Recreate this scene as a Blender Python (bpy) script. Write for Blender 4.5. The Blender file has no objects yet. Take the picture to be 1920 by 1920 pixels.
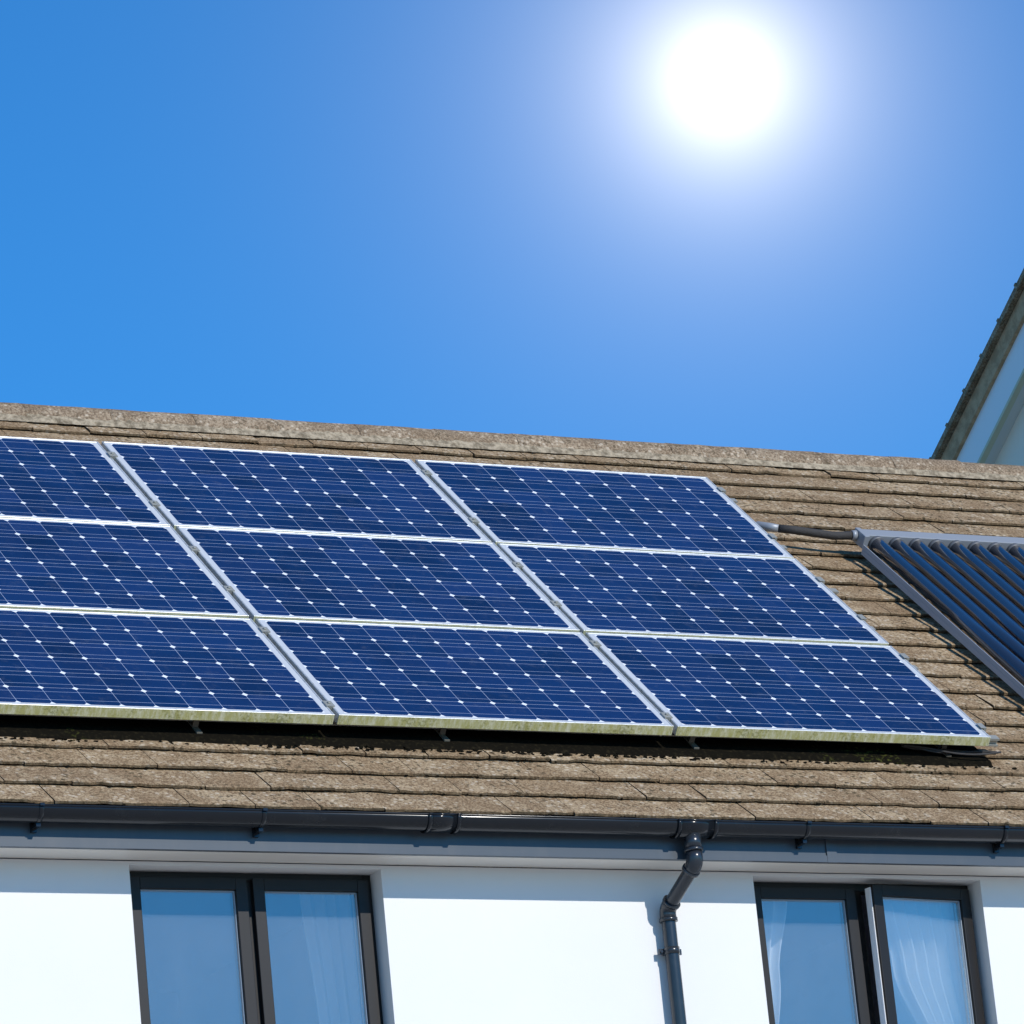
import bpy, bmesh, math, random
from mathutils import Vector, Matrix, noise as mnoise
random.seed(7)
Z0=7.2
PIT=math.radians(41.0); c,s=math.cos(PIT),math.sin(PIT)
scn=bpy.context.scene
col=scn.collection
def P(u,v,o=0.0): return Vector((u, v*c-o*s, v*s+o*c+Z0))

# ------------------------------------------------------------------ helpers
class NT:
    def __init__(s_,nt): s_.nt=nt; s_.n=nt.nodes; s_.l=nt.links
    def node(s_,t,**k):
        n=s_.n.new(t)
        for a,b in k.items(): setattr(n,a,b)
        return n
    def link(s_,a,b): s_.l.new(a,b)
    def setin(s_,sock,v):
        if isinstance(v,(int,float)): sock.default_value=v
        elif isinstance(v,(tuple,list)):
            sock.default_value=tuple(v)
        else: s_.link(v,sock)
    def math(s_,op,a,b=None,cc=None,clamp=False):
        n=s_.node('ShaderNodeMath',operation=op,use_clamp=clamp)
        s_.setin(n.inputs[0],a)
        if b is not None: s_.setin(n.inputs[1],b)
        if cc is not None: s_.setin(n.inputs[2],cc)
        return n.outputs[0]
    def mix(s_,f,a,b,blend='MIX'):
        n=s_.node('ShaderNodeMix',data_type='RGBA',blend_type=blend)
        s_.setin(n.inputs[0],f)
        for i,v in ((6,a),(7,b)):
            if isinstance(v,(tuple,list)) and len(v)==3: v=tuple(v)+(1,)
            s_.setin(n.inputs[i],v)
        return n.outputs[2]
    def noise(s_,vec,scale,detail=4,rough=.6,dist=0):
        n=s_.node('ShaderNodeTexNoise'); s_.link(vec,n.inputs['Vector'])
        n.inputs['Scale'].default_value=scale; n.inputs['Detail'].default_value=detail
        n.inputs['Roughness'].default_value=rough; n.inputs['Distortion'].default_value=dist
        return n.outputs['Fac']
    def ramp(s_,f,a,b):
        n=s_.node('ShaderNodeMapRange',interpolation_type='SMOOTHSTEP')
        s_.setin(n.inputs['Value'],f); n.inputs['From Min'].default_value=a; n.inputs['From Max'].default_value=b
        return n.outputs[0]
def newmat(name,base=(.5,.5,.5),rough=.6,metal=0.0,spec=.5,coat=0):
    m=bpy.data.materials.new(name); m.use_nodes=True
    t=NT(m.node_tree); b=m.node_tree.nodes['Principled BSDF']
    b.inputs['Base Color'].default_value=(*base,1); b.inputs['Roughness'].default_value=rough
    b.inputs['Metallic'].default_value=metal; b.inputs['Specular IOR Level'].default_value=spec
    b.inputs['Coat Weight'].default_value=coat
    return m,t,b
def coords(t,kind='Object'):
    return t.node('ShaderNodeTexCoord').outputs[kind]
def bump(t,b,h,strength,dist=.01):
    n=t.node('ShaderNodeBump'); n.inputs['Strength'].default_value=strength; n.inputs['Distance'].default_value=dist
    t.link(h,n.inputs['Height']); t.link(n.outputs[0],b.inputs['Normal'])
def obj(name,bm,mats,parent=None,loc=None,rot=None,smooth=False,bevel=0):
    me=bpy.data.meshes.new(name)
    bmesh.ops.recalc_face_normals(bm,faces=bm.faces)
    bm.to_mesh(me); bm.free()
    for m in (mats if isinstance(mats,(list,tuple)) else [mats]): me.materials.append(m)
    if smooth:
        for p in me.polygons: p.use_smooth=True
    o=bpy.data.objects.new(name,me); col.objects.link(o)
    if loc is not None: o.location=loc
    if rot is not None: o.rotation_euler=rot
    if bevel:
        md=o.modifiers.new('bevel','BEVEL'); md.width=bevel; md.segments=2; md.limit_method='ANGLE'
    if parent: o.parent=parent
    return o
def empty(name,loc=(0,0,0),rot=(0,0,0),parent=None):
    o=bpy.data.objects.new(name,None); o.empty_display_size=.1; col.objects.link(o)
    o.location=loc; o.rotation_euler=rot
    if parent: o.parent=parent
    return o
def box(bm,x0,x1,y0,y1,z0,z1,mi=0):
    v=[bm.verts.new((x,y,z)) for x in (x0,x1) for y in (y0,y1) for z in (z0,z1)]
    F=[(0,1,3,2),(4,6,7,5),(0,4,5,1),(2,3,7,6),(0,2,6,4),(1,5,7,3)]
    out=[]
    for f in F:
        q=bm.faces.new([v[i] for i in f]); q.material_index=mi; out.append(q)
    return out
def tube(bm,pts,r,seg=20,mi=0,caps=True,radii=None):
    pts=[Vector(p) for p in pts]; rings=[]
    up=None
    for i,p in enumerate(pts):
        if i==0: d=pts[1]-pts[0]
        elif i==len(pts)-1: d=pts[-1]-pts[-2]
        else: d=(pts[i+1]-p).normalized()+(p-pts[i-1]).normalized()
        d.normalize()
        if up is None:
            a=Vector((0,0,1)) if abs(d.z)<.9 else Vector((1,0,0))
            up=(a-d*a.dot(d)).normalized()
        else: up=(up-d*up.dot(d)).normalized()
        w=d.cross(up); rr=radii[i] if radii else r
        rings.append([bm.verts.new(p+(up*math.cos(2*math.pi*k/seg)+w*math.sin(2*math.pi*k/seg))*rr) for k in range(seg)])
    for a,b in zip(rings,rings[1:]):
        for k in range(seg):
            f=bm.faces.new((a[k],a[(k+1)%seg],b[(k+1)%seg],b[k])); f.material_index=mi; f.smooth=True
    if caps:
        for R_ in (rings[0],rings[-1]):
            f=bm.faces.new(R_); f.material_index=mi
def label(o,l,cat,group=None):
    o["label"]=l; o["category"]=cat
    if group: o["group"]=group

# ------------------------------------------------------------------ materials
def mat_tile(name,dark=(.18,.118,.066),mid=(.37,.257,.148),light=(.54,.415,.262),lich=.6,moss_shade=.8,rv=.45):
    m,t,b=newmat(name,rough=.95,spec=.15)
    v=coords(t)
    at=t.node('ShaderNodeAttribute',attribute_name='rnd').outputs['Fac']
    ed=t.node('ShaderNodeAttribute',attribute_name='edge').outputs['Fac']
    n1=t.noise(v,6,4,.7); n2=t.noise(v,80,3,.85); n3=t.noise(v,1.7,2,.6)
    cA=t.mix(t.ramp(n2,.40,.60),dark,mid)
    cB=t.mix(t.math('MULTIPLY',t.ramp(t.math('ADD',t.math('MULTIPLY',n1,.45),t.math('MULTIPLY',n2,.55)),.46,.60),.7),cA,light)
    cC=t.mix(t.math('MULTIPLY',at,rv),cB,t.mix(.5,cB,(.15,.095,.055)))
    vo=t.node('ShaderNodeTexVoronoi'); t.link(v,vo.inputs['Vector']); vo.inputs['Scale'].default_value=32
    spot=t.math('MULTIPLY',t.ramp(t.math('ADD',vo.outputs['Distance'],t.math('MULTIPLY',t.math('SUBTRACT',n2,.5),.6)),.33,.24),t.ramp(n1,.44,.54))
    cD=t.mix(t.math('MULTIPLY',spot,lich),cC,(.64,.54,.41))
    vo2=t.node('ShaderNodeTexVoronoi'); t.link(v,vo2.inputs['Vector']); vo2.inputs['Scale'].default_value=24
    sp2=t.math('MULTIPLY',t.ramp(t.math('ADD',vo2.outputs['Distance'],t.math('MULTIPLY',t.math('SUBTRACT',n2,.5),.9)),.34,.20),t.ramp(n3,.40,.56))
    cE=t.mix(t.math('MULTIPLY',sp2,moss_shade),cD,(.06,.047,.026))
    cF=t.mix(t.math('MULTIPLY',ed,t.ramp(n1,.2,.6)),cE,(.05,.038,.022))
    t.link(cF,b.inputs['Base Color'])
    bump(t,b,n2,.9,.009)
    return m
M_tile=mat_tile('concrete_tile')
M_ridge=mat_tile('ridge_tile',dark=(.17,.122,.08),mid=(.31,.228,.15),light=(.45,.355,.25),lich=.6,moss_shade=.5,rv=.2)
M_mortar,t,b=newmat('mortar',rough=.95); v=coords(t); n=t.noise(v,30,5,.7)
t.link(t.mix(t.ramp(n,.35,.65),(.16,.125,.08),(.42,.345,.24)),b.inputs['Base Color']); bump(t,b,n,.8,.01)
M_under,_,_=newmat('roof_underlay',(.02,.02,.02),.9)

M_wall,t,b=newmat('white_render',(.78,.79,.78),.9); v=coords(t)
n=t.noise(v,.9,5,.6); n2=t.noise(v,160,3,.6)
t.link(t.mix(t.ramp(n,.3,.75),(.765,.76,.745),(.735,.73,.712)),b.inputs['Base Color']); bump(t,b,n2,.2,.003)
M_white,t,b=newmat('white_paint',(.88,.87,.86),.5)
M_soffit,t,b=newmat('soffit_board',(.70,.66,.60),.6)
M_cream,_,_=newmat('cream_trim',(.62,.56,.38),.6)
M_black,t,b=newmat('black_plastic',(.008,.012,.020),.2,spec=.45)
v=coords(t); n=t.noise(v,5,3,.6); t.link(t.math('ADD',t.math('MULTIPLY',n,.14),.10),b.inputs['Roughness'])
n2=t.noise(v,9,4,.7); t.link(t.mix(t.math('MULTIPLY',t.ramp(n2,.55,.8),.25),(.009,.011,.014),(.04,.042,.042)),b.inputs['Base Color'])
M_pipe,t,b=newmat('slate_grey_plastic',(.022,.027,.034),.24,spec=.6)
v=coords(t); n=t.noise(v,14,4,.6); t.link(t.mix(t.math('MULTIPLY',t.ramp(n,.5,.8),.3),(.020,.025,.032),(.07,.072,.07)),b.inputs['Base Color'])
M_fascia,t,b=newmat('fascia_plastic',(.065,.080,.10),.35)
v=coords(t); mp=t.node('ShaderNodeMapping'); mp.inputs['Scale'].default_value=(2,1,.6); t.link(v,mp.inputs['Vector']); n=t.noise(mp.outputs[0],4,4,.7)
t.link(t.mix(t.ramp(n,.4,.8),(.062,.076,.092),(.078,.088,.10)),b.inputs['Base Color'])
M_frame,t,b=newmat('window_frame_plastic',(.011,.009,.008),.42,spec=.35)
v=coords(t); n=t.noise(v,300,2,.5); bump(t,b,n,.08,.001)
M_spacer,_,_=newmat('glazing_spacer',(.30,.36,.42),.4)
M_alu,t,b=newmat('anodised_aluminium',(.62,.63,.62),.38,metal=.5)
v=coords(t); n=t.noise(v,25,4,.7); t.link(t.mix(t.ramp(n,.45,.75),(.68,.69,.68),(.42,.43,.38)),b.inputs['Base Color'])
def mat_alg(name,amt):
    m,t,b=newmat(name,rough=.7,metal=.1); v=coords(t)
    mp=t.node('ShaderNodeMapping'); mp.inputs['Scale'].default_value=(1,3,.35); t.link(v,mp.inputs['Vector'])
    n=t.noise(mp.outputs[0],26,6,.8); n2=t.noise(v,4,3,.6); n3=t.noise(v,70,3,.7)
    a=t.mix(t.math('MULTIPLY',t.ramp(n,.36,.60),amt),(.70,.69,.50),(.42,.40,.12))
    a=t.mix(t.math('MULTIPLY',t.ramp(t.math('ADD',t.math('MULTIPLY',n2,.5),t.math('MULTIPLY',n3,.5)),.50,.66),amt),a,(.17,.17,.03))
    t.link(a,b.inputs['Base Color']); return m
M_alg=mat_alg('algae_stained_aluminium',.85); M_alg2=mat_alg('lightly_stained_aluminium',.45)
M_bar,_,_=newmat('brushed_steel',(.36,.36,.32),.5,metal=.4)
M_hook,_,_=newmat('dull_steel_hook',(.16,.15,.12),.7,metal=.1)
M_greymetal,t,b=newmat('grey_painted_metal',(.30,.32,.345),.45,metal=.2)
M_rail,t,b=newmat('dull_aluminium',(.36,.38,.41),.55,metal=0)
M_lag,t,b=newmat('pipe_lagging',(.035,.032,.03),.8); v=coords(t); n=t.noise(v,40,4,.6); bump(t,b,n,.6,.01)
M_tube,t,b=newmat('evacuated_tube_glass',(.018,.024,.040),.12,spec=1.0,coat=1.0)
b.inputs['Coat Roughness'].default_value=.04
M_moss_shade,t,b=newmat('moss_shade',(.05,.05,.015),1.0); v=coords(t); n=t.noise(v,50,4,.7); n_=t.noise(v,2,3,.6)  # near-black tone paints the shade under the panels; also colours the mossy clumps
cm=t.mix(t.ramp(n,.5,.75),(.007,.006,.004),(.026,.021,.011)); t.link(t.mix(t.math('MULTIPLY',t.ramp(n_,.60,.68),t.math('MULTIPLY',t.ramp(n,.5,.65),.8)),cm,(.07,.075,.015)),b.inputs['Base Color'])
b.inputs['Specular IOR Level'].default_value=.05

# photovoltaic cells
PC=.1575; MU,MV=.0375,.0235
M_cell,t,b=newmat('photovoltaic_cells',rough=.12,spec=.5)
v=coords(t); sx=t.node('ShaderNodeSeparateXYZ'); t.link(v,sx.inputs[0])
X=t.math('DIVIDE',t.math('SUBTRACT',sx.outputs[0],MU),PC); Y=t.math('DIVIDE',t.math('SUBTRACT',sx.outputs[1],MV),PC)
fx=t.math('FRACT',X); fy=t.math('FRACT',Y)
def edge(f): return t.math('MULTIPLY',t.math('SUBTRACT',.5,t.math('ABSOLUTE',t.math('SUBTRACT',f,.5))),PC)
ax,ay=edge(fx),edge(fy)
gap=t.math('LESS_THAN',t.math('MINIMUM',ax,ay),.0012)
dia=t.math('LESS_THAN',t.math('ADD',ax,ay),.0152)
fb=t.math('FRACT',t.math('MULTIPLY',Y,2.0))
db=t.math('MULTIPLY',t.math('ABSOLUTE',t.math('SUBTRACT',fb,.5)),PC/2)
bus=t.math('LESS_THAN',db,.0014)
ox=t.math('MAXIMUM',t.math('LESS_THAN',X,0.0),t.math('GREATER_THAN',X,10.0))
oy=t.math('MAXIMUM',t.math('LESS_THAN',Y,0.0),t.math('GREATER_THAN',Y,6.0))
out=t.math('MAXIMUM',ox,oy)
oi=t.node('ShaderNodeObjectInfo').outputs['Random']
cmb=t.node('ShaderNodeCombineXYZ'); t.link(t.math('FLOOR',X),cmb.inputs[0]); t.link(t.math('FLOOR',Y),cmb.inputs[1]); t.link(t.math('MULTIPLY',oi,97.0),cmb.inputs[2])
wn=t.node('ShaderNodeTexWhiteNoise'); t.link(cmb.outputs[0],wn.inputs['Vector'])
cmv=t.node('ShaderNodeVectorMath',operation='ADD'); t.link(v,cmv.inputs[0])
cm3=t.node('ShaderNodeCombineXYZ'); t.link(t.math('MULTIPLY',oi,50.0),cm3.inputs[0]); t.link(cm3.outputs[0],cmv.inputs[1])
ns=t.noise(cmv.outputs[0],2.2,3,.6)
cell=t.mix(wn.outputs['Value'],(.003,.012,.050),(.010,.028,.108))
cell=t.mix(t.math('MULTIPLY',t.ramp(ns,.35,.7),.6),cell,(.005,.027,.105))
cc_=t.mix(t.math('MULTIPLY',bus,.85),cell,(.30,.36,.50))
cc_=t.mix(t.math('MULTIPLY',gap,.8),cc_,(.42,.48,.60))
cc_=t.mix(dia,cc_,(.84,.86,.88)); cc_=t.mix(out,cc_,(.54,.56,.58))
dn=t.noise(cmv.outputs[0],14,5,.75)
cc_=t.mix(t.math('MULTIPLY',t.ramp(dn,.5,.85),.12),cc_,(.35,.36,.33))
t.link(cc_,b.inputs['Base Color']); t.link(t.math('ADD',.10,t.math('MULTIPLY',dn,.12)),b.inputs['Roughness'])

# window glass (slightly dusty)
M_glass=bpy.data.materials.new('window_glass'); M_glass.use_nodes=True
t=NT(M_glass.node_tree); t.n.clear()
o_=t.node('ShaderNodeOutputMaterial'); g=t.node('ShaderNodeBsdfGlossy'); g.inputs['Roughness'].default_value=.01; g.inputs['Color'].default_value=(1,.95,.88,1)
tr=t.node('ShaderNodeBsdfTransparent'); tr.inputs['Color'].default_value=(.95,.97,.98,1)
fr=t.node('ShaderNodeFresnel'); fr.inputs['IOR'].default_value=1.5
mx=t.node('ShaderNodeMixShader'); t.link(t.math('ADD',t.math('MULTIPLY',fr.outputs[0],1.2),.12),mx.inputs[0])
t.link(tr.outputs[0],mx.inputs[1]); t.link(g.outputs[0],mx.inputs[2])
df=t.node('ShaderNodeBsdfDiffuse'); df.inputs[0].default_value=(.42,.50,.62,1)
v=coords(t); n=t.noise(v,3,4,.7); mx2=t.node('ShaderNodeMixShader'); t.link(t.math('ADD',.05,t.math('MULTIPLY',n,.09)),mx2.inputs[0])
t.link(mx.outputs[0],mx2.inputs[1]); t.link(df.outputs[0],mx2.inputs[2]); t.link(mx2.outputs[0],o_.inputs[0])
M_room,_,_=newmat('room_plaster',(.42,.45,.52),.9)
M_curt=bpy.data.materials.new('curtain_cloth'); M_curt.use_nodes=True
t=NT(M_curt.node_tree); t.n.clear(); o_=t.node('ShaderNodeOutputMaterial')
d1=t.node('ShaderNodeBsdfDiffuse'); d1.inputs[0].default_value=(.92,.92,.92,1); d2=t.node('ShaderNodeBsdfTranslucent'); d2.inputs[0].default_value=(.85,.85,.85,1)
mx=t.node('ShaderNodeMixShader'); mx.inputs[0].default_value=.12; t.link(d1.outputs[0],mx.inputs[1]); t.link(d2.outputs[0],mx.inputs[2]); t.link(mx.outputs[0],o_.inputs[0])
M_ground,t,b=newmat('gravel_yard',(.25,.23,.19),.95); v=coords(t); n=t.noise(v,.6,5,.7); n2=t.noise(v,14,3,.7)
t.link(t.mix(t.math('MULTIPLY',n,n2),(.34,.31,.26),(.52,.48,.42)),b.inputs['Base Color'])
M_pave,t,b=newmat('paving',(.42,.41,.38),.9)

# ------------------------------------------------------------------ house
XL,XR=-5.0,8.3
YW=-.20                       # front wall face
VE=-.65; TO=-.14              # eave, tile plane
GA=.178
VA=3.70                       # apex
YA=VA*c-TO*s; ZA=VA*s+TO*c+Z0
YB=2*YA-YW
house=empty('terraced_house',((XL+XR)/2,YA,0))
hinv=Matrix.Translation(-Vector(((XL+XR)/2,YA,0)))
def hp(o):
    o.parent=house; o.matrix_parent_inverse=hinv; return o
label(house,"white rendered house with brown tiled roof and dark windows","house")
WT=Z0-.716; WB=Z0-1.95; TOPW=Z0-.732
opens=[(-1.112,.045),(1.863,3.043),(-3.9,-2.75),(4.9,6.05)]
bm=bmesh.new()
xs=sorted({XL,XR}|{x for o in opens for x in o}); zs=[0,Z0-4.6,Z0-3.4,WB,TOPW,WT]
def isopen(xa,za):
    if abs(za-WB)<1e-6: return any(abs(xa-o[0])<1e-6 for o in opens)
    return False
for i in range(len(xs)-1):
    for j in range(len(zs)-1):
        if isopen(xs[i],zs[j]): continue
        vs=[bm.verts.new(p) for p in ((xs[i],YW,zs[j]),(xs[i+1],YW,zs[j]),(xs[i+1],YW,zs[j+1]),(xs[i],YW,zs[j+1]))]
        bm.faces.new(vs)
D=.30
for a,b2 in opens:
    for q in (((a,YW,WB),(a,YW,TOPW),(a,YW+D,TOPW),(a,YW+D,WB)),((b2,YW,WB),(b2,YW,TOPW),(b2,YW+D,TOPW),(b2,YW+D,WB)),
              ((a,YW,TOPW),(b2,YW,TOPW),(b2,YW+D,TOPW),(a,YW+D,TOPW)),((a,YW,WB),(b2,YW,WB),(b2,YW+D,WB),(a,YW+D,WB))):
        bm.faces.new([bm.verts.new(p) for p in q])
for x in (XL,XR):
    bm.faces.new([bm.verts.new(p) for p in ((x,YW,0),(x,YB,0),(x,YB,WT),(x,YA,ZA-.08),(x,YW,WT))])
bm.faces.new([bm.verts.new(p) for p in ((XL,YB,0),(XR,YB,0),(XR,YB,WT),(XL,YB,WT))])
bmesh.ops.remove_doubles(bm,verts=bm.verts,dist=1e-5)
hp(obj('wall',bm,M_wall))

def tiled(bm,u0,u1,vbase,vtop,gauge=GA,w=.30,nseg=7,off=TO):
    lay=bm.faces.layers.float.new('rnd'); le=bm.faces.layers.float.new('edge')
    row=0; v=vbase
    while v<vtop-.05:
        u=u0-(row%2)*w/2-random.random()*.03; wob=random.uniform(-.002,.002)
        while u<u1:
            g_=random.uniform(.0008,.0026)
            uu0=max(u,u0)+g_; uu1=min(u+w,u1)-g_
            if uu1-uu0>.02:
                dv=random.gauss(0,.0024)+wob; dh=random.gauss(0,.0015); tw=random.gauss(0,.0016); rn=random.random()**1.3
                L=gauge+.05; th=.012
                tf=[];tb=[];bf=[];tc_=[]
                for k in range(nseg+1):
                    a=k/nseg; x=uu0+(uu1-uu0)*a
                    jv=random.gauss(0,.0020)
                    if random.random()<.07: jv+=random.uniform(.003,.011)
                    hh=dh+tw*(a-.5)*2+.0142
                    tf.append(bm.verts.new((x,v+dv+jv+.003,off+hh-.002+random.gauss(0,.0006))))
                    tc_.append(bm.verts.new((x,v+dv+jv+.012,off+hh-.0005)))
                    bf.append(bm.verts.new((x,v+dv+jv,off-th+hh)))
                    tb.append(bm.verts.new((x,min(v+L,vtop),off-.012+dh*.3)))
                for k in range(nseg):
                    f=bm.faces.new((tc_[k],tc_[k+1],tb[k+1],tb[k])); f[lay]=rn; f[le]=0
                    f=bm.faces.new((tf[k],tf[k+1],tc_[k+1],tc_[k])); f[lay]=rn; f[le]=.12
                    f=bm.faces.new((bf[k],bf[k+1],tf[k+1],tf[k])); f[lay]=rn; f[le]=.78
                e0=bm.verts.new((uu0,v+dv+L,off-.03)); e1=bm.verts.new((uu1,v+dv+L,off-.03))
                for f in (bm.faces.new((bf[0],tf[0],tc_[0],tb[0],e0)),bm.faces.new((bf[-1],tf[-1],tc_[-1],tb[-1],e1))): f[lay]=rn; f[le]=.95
            u+=w
        v+=gauge; row+=1
bm=bmesh.new(); tiled(bm,XL-.1,XR+.1,VE,VA-.03)
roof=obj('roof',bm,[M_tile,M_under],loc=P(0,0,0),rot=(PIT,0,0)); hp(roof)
bm=bmesh.new(); box(bm,XL-.08,XR+.08,VE+.03,VA-.02,TO-.06,TO-.031)
u=obj('roof_underlay',bm,M_under,loc=P(0,0,0),rot=(PIT,0,0)); hp(u)
bm=bmesh.new(); tiled(bm,XL-.1,XR+.1,VE,VA-.03,nseg=1)
bx=obj('rear_roof_slope',bm,M_tile,rot=(PIT,0,math.pi)); bx.location=(XL+XR,2*YA,Z0); hp(bx)
# ridge
roofinv=(Matrix.Translation(P(0,0,0))@Matrix.Rotation(PIT,4,'X')).inverted()
bm=bmesh.new(); lay=bm.faces.layers.float.new('rnd'); le=bm.faces.layers.float.new('edge')
x=XL-.1; RC=.120; zc=Z0+2.352-RC
while x<XR+.1:
    L=.45; rn=random.random(); dz=random.gauss(0,.0014); N=16; dr=random.gauss(0,.001)
    rings=[]
    for xx,ex in ((x+.0005,-.003),(x+.004,.001),(x+.10,.0),(x+.20,.0),(x+.30,.0),(x+L-.004,.0),(x+L-.0005,-.003)):
        ring=[]
        for k in range(N+1):
            a=math.radians(-80+160*k/N)
            r_=RC+dr+ex+random.gauss(0,.0011)
            ring.append(bm.verts.new((xx+random.gauss(0,.0003),YA+r_*math.sin(a),zc+dz+r_*math.cos(a))))
        rings.append(ring)
    for a_,b_ in zip(rings,rings[1:]):
        for k in range(N):
            f=bm.faces.new((a_[k],a_[k+1],b_[k+1],b_[k])); f[lay]=rn; f[le]=0; f.smooth=True
    x+=L
box(bm,XL-.09,XR+.09,YA-.07,YA+.07,zc,zc+.085,1)
xx=XL-.1; prev=None
while xx<XR+.1:
    j=random.gauss(0,.005); j2=random.gauss(0,.003)
    A=[bm.verts.new((xx,YA-.110,zc+.036+j2)),bm.verts.new((xx,YA-.127+j2,zc+.012+j2)),bm.verts.new((xx,YA-.143+j,zc-.016+j*.4))]
    if prev:
        for k in range(2):
            f=bm.faces.new((prev[k],prev[k+1],A[k+1],A[k])); f.material_index=1; f[lay]=.5
    prev=A; xx+=.03
rd=obj('ridge',bm,[M_ridge,M_mortar]); rd.parent=roof; rd.matrix_parent_inverse=roofinv

# fascia, soffit
bm=bmesh.new(); box(bm,XL-.05,XR+.05,-.415,-.395,Z0-.72,Z0-.545); box(bm,XL-.05,XR+.05,-.421,-.415,Z0-.72,Z0-.690)
box(bm,2.12,2.17,-.4225,-.418,Z0-.721,Z0-.60)
hp(obj('fascia',bm,M_fascia))
bm=bmesh.new(); box(bm,XL-.05,XR+.05,-.394,YW+.001,Z0-.712,Z0-.70)
hp(obj('soffit',bm,M_soffit))
# gutter
GY,GZ=-.475,Z0-.572
def guttersec(bm,x0,x1,rx,rz,th=.004,N=16,lip=True):
    rings=[]
    for x in (x0,x1):
        ro=[];ri=[]
        for k in range(N+1):
            a=math.pi+math.pi*k/N
            ro.append(bm.verts.new((x,GY+rx*math.cos(a),GZ+rz*math.sin(a))))
            ri.append(bm.verts.new((x,GY+(rx-th)*math.cos(a),GZ+(rz-th)*math.sin(a))))
        rings.append((ro,ri))
    (a0,a1),(b0,b1)=rings
    for k in range(N):
        f=bm.faces.new((a0[k],a0[k+1],b0[k+1],b0[k])); f.smooth=True
        f=bm.faces.new((a1[k],b1[k],b1[k+1],a1[k+1])); f.smooth=True
        bm.faces.new((a0[k],a1[k],a1[k+1],a0[k+1])); bm.faces.new((b0[k],b0[k+1],b1[k+1],b1[k]))
    bm.faces.new((a0[0],b0[0],b1[0],a1[0])); bm.faces.new((a0[N],a1[N],b1[N],b0[N]))
    if lip:
        tube(bm,[(x0,GY-rx+.001,GZ),(x1,GY-rx+.001,GZ)],.004,8)
bm=bmesh.new(); guttersec(bm,XL-.1,XR+.1,.052,.060)
for x0,x1 in ((.13,.275),(1.33,1.52)):
    guttersec(bm,x0,x1,.056,.065)
    guttersec(bm,x0-.004,x0+.014,.060,.070); guttersec(bm,x1-.014,x1+.004,.060,.070)
gut=hp(obj('gutter',bm,M_black))
def gbr(x):
    bm=bmesh.new(); guttersec(bm,x-.010,x+.010,.0555,.064,lip=True)
    box(bm,x-.010,x+.010,GY-.004,-.416,GZ-.078,GZ-.062)
    box(bm,x-.012,x+.012,-.43,-.416,GZ-.09,GZ-.04)
    box(bm,x-.010,x+.010,GY-.063,GY-.050,GZ-.005,GZ+.006)
    return bm
for i,x in enumerate((-1.62,-.63,1.98,3.0,-2.6,-3.6,-4.6,4.0,5.0,6.0,7.0,8.0)):
    o=obj('gutter_bracket',gbr(x),M_black); o.parent=gut
# downpipe
DX=1.418; DXL=1.386; DY=YW-.05
bm=bmesh.new(); r=.031
tube(bm,[(DX,GY,GZ-.05),(DX,GY,GZ-.12)],.037,24)
tube(bm,[(DX,GY,GZ-.112),(DX,GY,GZ-.126)],.042,24)
p0=Vector((DX,GY,Z0-.69)); p1=Vector((DX,GY,Z0-.750)); p2=Vector((DXL,DY,Z0-.900)); p3=Vector((DXL,DY,Z0-.99))
def bend(a,b_,c_,rad,n=6):
    d1=(a-b_).normalized(); d2=(c_-b_).normalized(); out=[]
    A=b_+d1*rad; B=b_+d2*rad
    for i in range(n+1):
        q=i/n; out.append(A*(1-q)**2+b_*2*q*(1-q)+B*q*q)
    return out
path=[p0]+bend(p0,p1,p2,.022)+bend(p1,p2,p3,.022)+[p3,Vector((DXL,DY,.12))]
tube(bm,path,r,24)
d12=(p2-p1).normalized()
tube(bm,[p0-Vector((0,0,.01)),]+bend(p0,p1,p2,.024)+[p1+d12*.045],.0365,24)
tube(bm,[p2-d12*.045]+bend(p1,p2,p3,.024)+[p2-Vector((0,0,.05))],.0365,24)
tube(bm,[p1+d12*.034,p1+d12*.048],.0405,24); tube(bm,[p2-d12*.048,p2-d12*.034],.0405,24)
tube(bm,[p2-Vector((0,0,.04)),p2-Vector((0,0,.056))],.0405,24)
dp=hp(obj('downpipe',bm,M_pipe))
for z in (Z0-1.07,Z0-2.9,Z0-4.7):
    X_=DXL
    bm=bmesh.new(); tube(bm,[(X_,DY,z),(X_,DY,z-.030)],.035,24)
    box(bm,X_-.055,X_+.055,DY+.012,DY+.022,z-.028,z-.003); box(bm,X_-.02,X_+.02,DY+.02,YW-.001,z-.026,z-.005)
    tube(bm,[(X_-.045,DY+.004,z-.016),(X_-.045,DY+.03,z-.016)],.006,8); tube(bm,[(X_+.045,DY+.004,z-.016),(X_+.045,DY+.03,z-.016)],.006,8)
    o=obj('pipe_clip',bm,M_pipe); o.parent=dp

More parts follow.
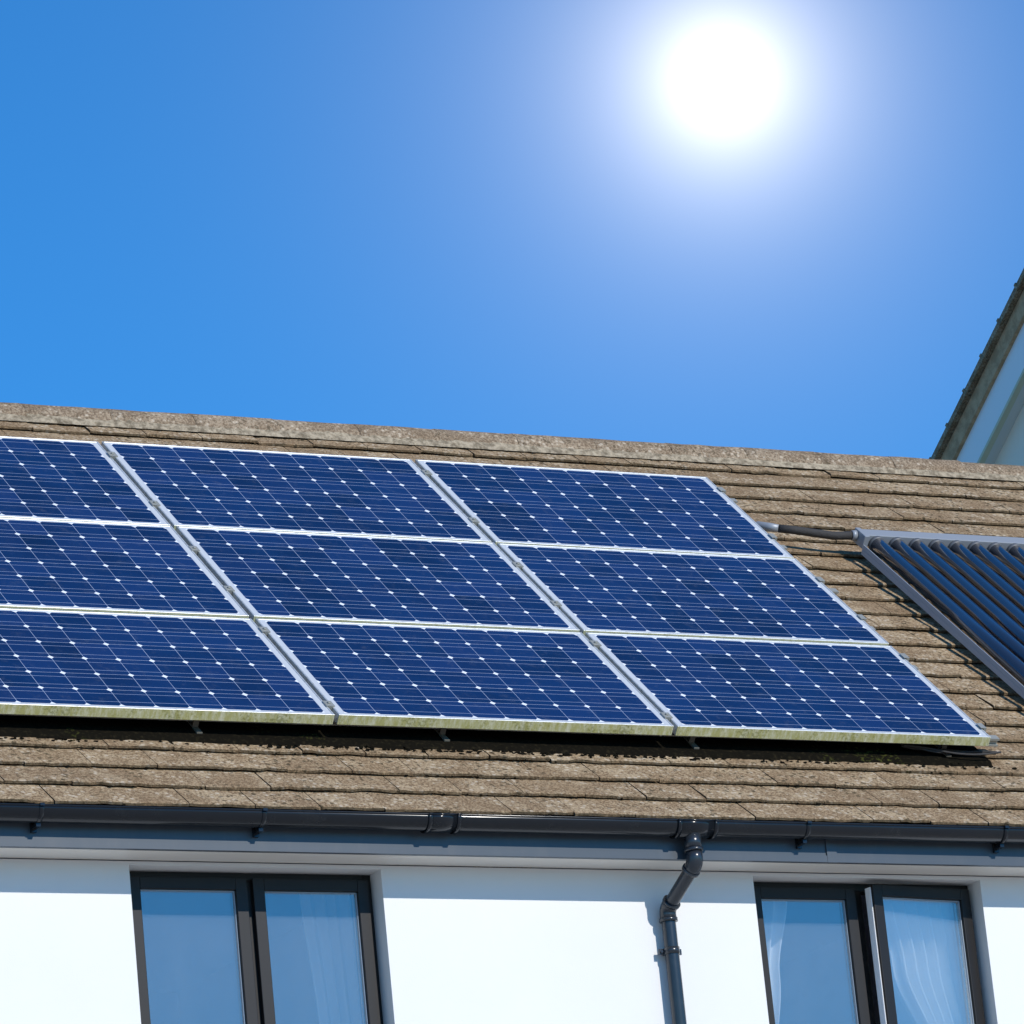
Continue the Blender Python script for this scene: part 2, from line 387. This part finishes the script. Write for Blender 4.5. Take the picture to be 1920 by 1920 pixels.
# windows
def ringbox(bm,x0,x1,z0,z1,w,y0,y1,mi=0):
    box(bm,x0,x0+w,y0,y1,z0,z1,mi); box(bm,x1-w,x1,y0,y1,z0,z1,mi)
    box(bm,x0+w,x1-w,y0,y1,z1-w,z1,mi); box(bm,x0+w,x1-w,y0,y1,z0,z0+w,mi)
def sash(parent,x0,x1,z0,z1,y,ang=0):
    W=x1-x0; H=z1-z0
    bm=bmesh.new()
    ringbox(bm,0,W,0,H,.052,-.028,.025,0)
    ringbox(bm,.052,W-.052,.052,H-.052,.005,-.014,.012,1)
    if ang: box(bm,-.005,0,-.016,.024,.01,H-.01,2)
    s_=obj('sash',bm,[M_frame,M_spacer,M_white],bevel=.003)
    bm=bmesh.new(); box(bm,.0575,W-.0575,-.006,.006,.0575,H-.0575)
    g_=obj('pane',bm,M_glass)
    if ang: mat=Matrix.Translation((x1,y,z0))@Matrix.Rotation(ang,4,'Z')@Matrix.Translation((-W,0,0))
    else: mat=Matrix.Translation((x0,y,z0))
    for q in (s_,g_):
        q.parent=parent; q.matrix_basis=mat
for i,(a,b2) in enumerate(opens):
    yf=YW+.105
    win=empty('window'); hp(win)
    bm=bmesh.new(); m_=(a+b2)/2
    ringbox(bm,a,b2,WB+.03,TOPW,.036,yf,yf+.07); box(bm,m_-.022,m_+.022,yf,yf+.07,WB+.066,TOPW-.036)
    o=obj('window_frame',bm,M_frame,bevel=.003); o.parent=win
    bm=bmesh.new(); box(bm,a-.04,b2+.04,YW-.03,yf+.02,WB-.02,WB+.03)
    o=obj('sill',bm,M_frame,bevel=.004); o.parent=win
    zb,zt=WB+.06,TOPW-.028
    if i==1:
        sash(win,a+.026,m_-.024,zb,zt,yf)
        sash(win,m_+.010,b2-.026,zb,zt,yf-.014,ang=math.radians(7))
    else:
        sash(win,a+.026,m_-.014,zb,zt,yf); sash(win,m_+.014,b2-.026,zb,zt,yf)
    bm=bmesh.new()
    y0=YW+D; fs=box(bm,a-.6,b2+.6,y0,y0+3.2,WB-.8,TOPW+.25)
    bmesh.ops.delete(bm,geom=[fs[2]],context='FACES')
    def fq(x0,x1,z0,z1): bm.faces.new([bm.verts.new(p) for p in ((x0,y0,z0),(x1,y0,z0),(x1,y0,z1),(x0,y0,z1))])
    fq(a-.6,a,WB-.8,TOPW+.25); fq(b2,b2+.6,WB-.8,TOPW+.25); fq(a,b2,WB-.8,WB); fq(a,b2,TOPW,TOPW+.25)
    o=obj('room_interior',bm,M_room); hp(o)
def curtain(x0,x1,y,z0,z1,prof,folds=6,amp=.022,lab="white gathered curtain hanging behind a bedroom window"):
    bm=bmesh.new(); nx,nz=90,30; g=[]
    for j in range(nz+1):
        r_=[]; q=j/nz; z=z1+(z0-z1)*q
        for (q0,l0,r0_),(q1,l1,r1_) in zip(prof,prof[1:]):
            if q0<=q<=q1+1e-9:
                k=(q-q0)/(q1-q0); k=k*k*(3-2*k); l=l0+(l1-l0)*k; rr=r0_+(r1_-r0_)*k
        for i in range(nx+1):
            p=i/nx
            xx=x0+(x1-x0)*(l+(rr-l)*p)
            yy=y+amp*math.sin(p*folds*2*math.pi+.5*math.sin(q*2.4+p*2))+.005*math.sin(p*37+q*3)
            r_.append(bm.verts.new((xx,yy,z)))
        g.append(r_)
    for j in range(nz):
        for i in range(nx):
            bm.faces.new((g[j][i],g[j][i+1],g[j+1][i+1],g[j+1][i])).smooth=True
    o=obj('curtain',bm,M_curt); o.data.transform(Matrix.Translation((-x0,-y,-z1))); o.location=(x0,y,z1)
    label(o,lab,"curtain","white curtains in the windows"); return o
yc=YW+.208
curtain(1.90,2.17,yc,WB+.05,TOPW-.005,[(0,0,.95),(.35,0,.60),(.7,0,.35),(1,0,.5)],folds=4,amp=.024)
curtain(2.60,3.03,yc,WB+.05,TOPW-.005,[(0,.05,.97),(.30,.16,.98),(.65,.48,1),(1,.45,1)],folds=6,amp=.026)
curtain(-.12,.12,yc+.26,WB-.1,TOPW+.1,[(0,0,1),(.5,.2,1),(1,.3,1)],folds=4,amp=.02)

# ------------------------------------------------------------------ solar panels
PW,PH=1.65,.99; FT=.048
lip=.009
bm=bmesh.new()
box(bm,0,lip,0,PH,-FT,0); box(bm,PW-lip,PW,0,PH,-FT,0)
box(bm,lip,PW-lip,PH-lip,PH,-FT,0); box(bm,lip,PW-lip,0,lip,-FT,0)
for f in bm.faces:
    if f.calc_center_median().y<.0005: f.material_index=1
fr_o=obj('panel_frame',bm,[M_alu,M_alg]); me_low=fr_o.data
me_up=me_low.copy(); me_up.materials[1]=M_alg2
bm=bmesh.new(); box(bm,lip,PW-lip,lip,PH-lip,-.006,-.0025); me_cell=obj('cells_tmp',bm,M_cell)
cell_me=me_cell.data; bpy.data.objects.remove(me_cell); bpy.data.objects.remove(fr_o)
for r_ in range(3):
    for k in range(3):
        u0=-1.66+k*1.67; v0=r_*1.01
        pe=empty('solar_panel',P(u0+.005,v0,0),(PIT,0,0))
        label(pe,"dark blue monocrystalline solar panel with algae-stained lower frame" if r_==0 else "dark blue monocrystalline solar panel in aluminium frame on roof","solar panel","solar panels on the tiled roof")
        o=bpy.data.objects.new('panel_frame',me_low if r_==0 else me_up); col.objects.link(o); o.parent=pe
        md=o.modifiers.new('b','BEVEL'); md.width=.0015; md.segments=1; md.limit_method='ANGLE'
        o=bpy.data.objects.new('cell_sheet',cell_me); col.objects.link(o); o.parent=pe
        pe.location+=Vector((random.gauss(0,.0015),0,random.gauss(0,.001)))
        pe.rotation_euler.x+=random.gauss(0,.0015); pe.rotation_euler.y+=random.gauss(0,.0012)
for v_ in (.10,.86,1.30,1.74,2.26,2.84):
    ur=3.40+random.uniform(.02,.05)
    bm=bmesh.new(); w=.020
    box(bm,-2.2,ur,v_-w,v_+w,-.060,-.050); box(bm,-2.2,ur,v_-w,v_+w,-.090,-.082)
    box(bm,-2.2,ur,v_-.006,v_+.006,-.082,-.060)
    rl=obj('mounting_rail',bm,M_bar,loc=P(0,0,0),rot=(PIT,0,0))
    label(rl,"aluminium mounting rail on roof hooks beneath solar panels","mounting rail","rails carrying the solar panels")
    for uj in (.0+.005,1.67+.005):
        bm=bmesh.new(); box(bm,uj-.0085,uj+.0085,v_-.025,v_+.025,-.049,.001); box(bm,uj-.020,uj+.020,v_-.025,v_+.025,0.001,.006)
        tube(bm,[(uj,v_,.004),(uj,v_,.014)],.008,8)
        o=obj('clamp',bm,M_bar); o.parent=rl
    bm=bmesh.new(); box(bm,3.338,3.352,v_-.025,v_+.025,-.05,.003); box(bm,3.322,3.352,v_-.025,v_+.025,0.003,.006)
    o=obj('clamp',bm,M_bar); o.parent=rl
    for uh in (-1.85,-.61,.57,1.82,3.15):
        bm=bmesh.new()
        box(bm,uh-.013,uh+.013,v_-.030,v_-.024,-.118,-.06); box(bm,uh-.013,uh+.013,v_-.024,v_+.10,-.117,-.111)
        box(bm,uh-.013,uh+.013,v_-.085,v_-.030,-.119,-.112)
        o=obj('roof_hook',bm,M_hook); o.parent=rl
bm=bmesh.new()
for k in range(3):
    pts=[]
    for i in range(15):
        q=i/14; pts.append((2.9+.5*q+.01*math.sin(q*9+k),.03+.02*k+.015*math.sin(q*7+k*2)-.05*q,-.075-.008*k-.015*math.sin(q*math.pi)))
    tube(bm,pts,.005,8)
o=obj('cable_bundle',bm,M_lag,loc=P(0,0,0),rot=(PIT,0,0)); label(o,"black electrical cables sagging under the solar panel corner","cable")
# near-black sheet painting in the shade under the panels, plus mossy clumps
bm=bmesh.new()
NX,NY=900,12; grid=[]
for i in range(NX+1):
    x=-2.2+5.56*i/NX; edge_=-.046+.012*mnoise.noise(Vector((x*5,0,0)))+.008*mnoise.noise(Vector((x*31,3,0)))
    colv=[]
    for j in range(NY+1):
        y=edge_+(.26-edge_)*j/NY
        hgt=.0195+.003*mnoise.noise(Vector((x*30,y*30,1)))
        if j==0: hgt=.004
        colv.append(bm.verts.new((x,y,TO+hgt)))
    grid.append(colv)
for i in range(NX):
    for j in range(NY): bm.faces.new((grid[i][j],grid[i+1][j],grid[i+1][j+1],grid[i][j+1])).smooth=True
def clump(bm,x,y,z,r):
    mt=Matrix.Translation((x,y,z))@Matrix.Diagonal((r*random.uniform(1,2.2),r*random.uniform(.7,1.2),r*random.uniform(.4,.7),1))
    res=bmesh.ops.create_icosphere(bm,subdivisions=1,radius=1,matrix=mt)
    for v_ in res['verts']: v_.co+=Vector([random.gauss(0,r*.15) for _ in range(3)])
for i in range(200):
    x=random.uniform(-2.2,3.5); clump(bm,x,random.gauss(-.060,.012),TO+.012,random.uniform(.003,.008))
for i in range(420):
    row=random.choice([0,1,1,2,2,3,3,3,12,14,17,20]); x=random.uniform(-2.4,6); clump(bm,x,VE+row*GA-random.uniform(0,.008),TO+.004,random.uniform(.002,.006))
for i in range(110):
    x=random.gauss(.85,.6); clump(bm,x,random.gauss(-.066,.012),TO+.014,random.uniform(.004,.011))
o=obj('moss_shade',bm,M_moss_shade,loc=P(0,0,0),rot=(PIT,0,0)); o["kind"]="stuff"  # painted gap shade and real clumps share one mesh

# ------------------------------------------------------------------ solar thermal collector
CU,CV=3.885,2.285
se=empty('solar_collector',P(CU,CV,0),(PIT,0,0))
label(se,"evacuated tube solar water collector with grey manifold on tiled roof","solar water collector")
def add(name,bm,m,smooth=False,bevel=0):
    o=obj(name,bm,m,smooth=smooth,bevel=bevel); o.parent=se; return o
NTB=19; SP=.117; LW=.12+NTB*SP
bm=bmesh.new(); box(bm,0.0305,LW,0.03,.110,-.050,.012); box(bm,0.0,.03,.004,.115,-.055,.017)
add('manifold',bm,M_greymetal,bevel=.004)
bm=bmesh.new(); box(bm,.0,.018,-2.02,0,-.080,-.052); box(bm,.0,.004,-2.02,0,-.0515,-.028)
add('side_rail',bm,M_rail,bevel=.001)
bm=bmesh.new(); box(bm,LW-.03,LW,-2.02,0,-.080,-.03); add('side_rail',bm,M_rail,bevel=.001)
bm=bmesh.new(); box(bm,.0,LW,-2.07,-2.022,-.080,-.015); add('bottom_rail',bm,M_rail,bevel=.002)
M_cap,_,_=newmat('tube_seal_ring',(.10,.105,.115),.5)
bm=bmesh.new(); tube(bm,[(0,.029,0),(0,.008,0)],.044,20,mi=1); tube(bm,[(0,.01,0),(0,-1.99,0),(0,-2.01,0),(0,-2.02,0)],.041,28,radii=[.041,.041,.03,.01])
tb=obj('tmp',bm,[M_tube,M_cap],smooth=True); tme=tb.data; bpy.data.objects.remove(tb)
for i in range(NTB):
    o=bpy.data.objects.new('glass_tube',tme); col.objects.link(o); o.parent=se; o.location=(.090+i*SP,0,-.032)
path=[Vector((0.0,.085,-.015)),Vector((-.12,.10,-.03)),Vector((-.32,.145,-.03)),Vector((-.40,.17,-.035)),Vector((-.435,.21,-.048)),Vector((-.455,.28,-.072)),Vector((-.46,.32,-.10))]
bm=bmesh.new(); tube(bm,path[:4],.021,16,mi=0); tube(bm,path[3:],.023,16,mi=1,radii=[.019,.023,.023,.020]); tube(bm,[(.0,.085,-.015),(-.025,.088,-.018)],.026,16,mi=1)
add('connecting_pipe',bm,[M_lag,M_greymetal])

# ------------------------------------------------------------------ neighbouring house
GX=9.14
nb=empty('neighbouring_house',(GX+4,6.35,0)); label(nb,"taller neighbouring house with white bargeboard and tiled verge","house")
nbinv=Matrix.Translation(-Vector((GX+4,6.35,0)))
def npz(o): o.parent=nb; o.matrix_parent_inverse=nbinv; return o
yr=6.35; k_=.634; zr=Z0+5.29+(7.39-yr)*k_; hw=3.4
def za(y,d=0): return zr-k_*abs(y-yr)-d
PN=math.atan(k_); LS=hw/math.cos(PN)
M_ntile=mat_tile('neighbour_tile',dark=(.22,.145,.085),mid=(.36,.25,.155),light=(.50,.385,.26),lich=.4,moss_shade=.3)
for sgn in (1,-1):
    bm=bmesh.new(); tiled(bm,GX-.15,GX+8,0,LS,gauge=.30,w=.33,nseg=1,off=0)
    lay=bm.faces.layers.float.get('rnd'); vv=0
    while vv<LS:
        for f in box(bm,GX-.165,GX-.10,vv,min(vv+.292,LS),-.024,.014): f[lay]=random.random()
        for f in box(bm,GX-.170,GX-.14,vv-.006,vv+.018,-.028,.024): f[lay]=.6
        vv+=.30
    o=obj('roof_slope',bm,M_ntile)
    if sgn==-1: o.location=(0,yr-hw,za(yr-hw)); o.rotation_euler=(PN,0,0)
    else:
        o.data.transform(Matrix.Translation((0,yr+hw,za(yr+hw)))@Matrix.Scale(-1,4,(0,1,0))@Matrix.Rotation(PN,4,'X'))
        o.data.flip_normals()
    npz(o)
def chevron(x0,x1,dt,db,name,m):
    bm=bmesh.new()
    top=[(yr-hw,za(yr-hw,dt)),(yr,za(yr,dt)),(yr+hw,za(yr+hw,dt))]; bot=[(yr+hw,za(yr+hw,db)),(yr,za(yr,db)),(yr-hw,za(yr-hw,db))]
    A=[[bm.verts.new((x,p[0],p[1])) for p in top+bot] for x in (x0,x1)]
    for q in A:
        bm.faces.new((q[0],q[1],q[4],q[5])); bm.faces.new((q[1],q[2],q[3],q[4]))
    for i in range(6):
        j=(i+1)%6; bm.faces.new((A[0][i],A[0][j],A[1][j],A[1][i]))
    return npz(obj(name,bm,m))
M_uc,t,b=newmat('undercloak',(.55,.40,.26),.9); v=coords(t); n=t.noise(v,12,4,.7)
t.link(t.mix(t.ramp(n,.35,.65),(.42,.25,.13),(.60,.38,.21)),b.inputs['Base Color'])
M_gable,t,b=newmat('cream_gable_render',(.92,.78,.62),.9)
M_barge,t,b=newmat('bargeboard_paint',(.90,.87,.84),.5)
chevron(GX-.12,GX+.3,.034,.175,'undercloak',M_uc)
chevron(GX-.09,GX-.05,.176,.43,'bargeboard',M_barge)
chevron(GX-.095,GX-.05,.431,.455,'verge_trim',M_cream)
chevron(GX-.0495,GX+.04,.43,.45,'verge_soffit',M_soffit)
bm=bmesh.new(); H_=[(yr-hw+.3,0),(yr+hw-.3,0),(yr+hw-.3,za(yr+hw-.3,.43)),(yr,za(yr,.43)),(yr-hw+.3,za(yr-hw+.3,.43))]
A=[[bm.verts.new((x,*p)) for p in H_] for x in (GX+.03,GX+7.7)]
for q in A: bm.faces.new(q)
for i in range(5): bm.faces.new((A[0][i],A[0][(i+1)%5],A[1][(i+1)%5],A[1][i]))
npz(obj('wall',bm,M_gable))

# ------------------------------------------------------------------ ground
bm=bmesh.new(); box(bm,-1500,1500,-1500,1500,-.3,0)
g=obj('ground',bm,M_ground); g["kind"]="structure"
bm=bmesh.new(); box(bm,XL-2,XR+2,-2.4,YW-.005,.004,.10); g=obj('pavement',bm,M_pave); g["kind"]="structure"

# ------------------------------------------------------------------ light
AZ=math.radians(14); EL=math.radians(31)
sd=Vector((math.sin(AZ)*math.cos(EL),-math.cos(AZ)*math.cos(EL),math.sin(EL)))
L=bpy.data.lights.new('sun','SUN'); L.energy=3.8; L.angle=math.radians(.5); L.color=(1,.95,.87)
lo=bpy.data.objects.new('sun',L); col.objects.link(lo); lo.rotation_euler=sd.to_track_quat('Z','Y').to_euler(); lo.location=(0,0,30)
w=bpy.data.worlds.new("World"); scn.world=w; w.use_nodes=True
t=NT(w.node_tree); t.n.clear()
wo=t.node('ShaderNodeOutputWorld'); bg=t.node('ShaderNodeBackground'); sky=t.node('ShaderNodeTexSky',sky_type='NISHITA')
sky.sun_disc=False; sky.sun_elevation=EL; sky.sun_rotation=math.atan2(sd.x,sd.y); sky.air_density=1.0; sky.dust_density=.0; sky.ozone_density=4; sky.altitude=300
tint=t.mix(1.0,sky.outputs[0],(.20,.745,1.13),'MULTIPLY')
t.link(tint,bg.inputs[0]); bg.inputs[1].default_value=.145
tc=t.node('ShaderNodeTexCoord'); vd=t.node('ShaderNodeVectorMath',operation='DISTANCE')
SD=Vector((0.48961129,0.7947869,0.35860084)); t.link(tc.outputs['Generated'],vd.inputs[0]); vd.inputs[1].default_value=SD
th=vd.outputs['Value']
def gexp(scale,p,amp):
    a=t.math('POWER',t.math('DIVIDE',th,scale),p); return t.math('MULTIPLY',t.math('EXPONENT',t.math('MULTIPLY',a,-1.0)),amp)
core=t.math('ADD',gexp(.0108,1.0,1.65),gexp(.022,1.0,.20)); wide=t.math('ADD',gexp(.034,1.0,.26),gexp(.070,2.0,.07))
bg2=t.node('ShaderNodeBackground'); bg2.inputs[0].default_value=(1,.90,.70,1); t.link(core,bg2.inputs[1])
bg3=t.node('ShaderNodeBackground'); bg3.inputs[0].default_value=(.88,.76,.60,1); t.link(wide,bg3.inputs[1])
a1=t.node('ShaderNodeAddShader'); a2=t.node('ShaderNodeAddShader')
t.link(bg.outputs[0],a1.inputs[0]); t.link(bg2.outputs[0],a1.inputs[1]); t.link(a1.outputs[0],a2.inputs[0]); t.link(bg3.outputs[0],a2.inputs[1]); t.link(a2.outputs[0],wo.inputs[0])
w.cycles.sampling_method='MANUAL'; w.cycles.sample_map_resolution=512

# ------------------------------------------------------------------ camera
h,e,r=[math.radians(a) for a in (28.65,16.53,-5.75)]
fw=Vector((math.sin(h)*math.cos(e),math.cos(h)*math.cos(e),math.sin(e)))
r0=Vector((math.cos(h),-math.sin(h),0)); u0=r0.cross(fw)
R=math.cos(r)*r0+math.sin(r)*u0; U=-math.sin(r)*r0+math.cos(r)*u0
cam=bpy.data.cameras.new('camera'); co=bpy.data.objects.new('camera',cam); col.objects.link(co)
cam.sensor_width=36; cam.lens=9715/1920*36; cam.clip_end=5000; cam.clip_start=.5
mw=Matrix.Identity(4)
for i in range(3): mw[i][0]=R[i]; mw[i][1]=U[i]; mw[i][2]=-fw[i]
mw.translation=Vector((-9.61,-19.34,-5.58+Z0)); co.matrix_world=mw
scn.camera=co
scn.view_settings.view_transform='Standard'; scn.view_settings.look='None'; scn.view_settings.exposure=0
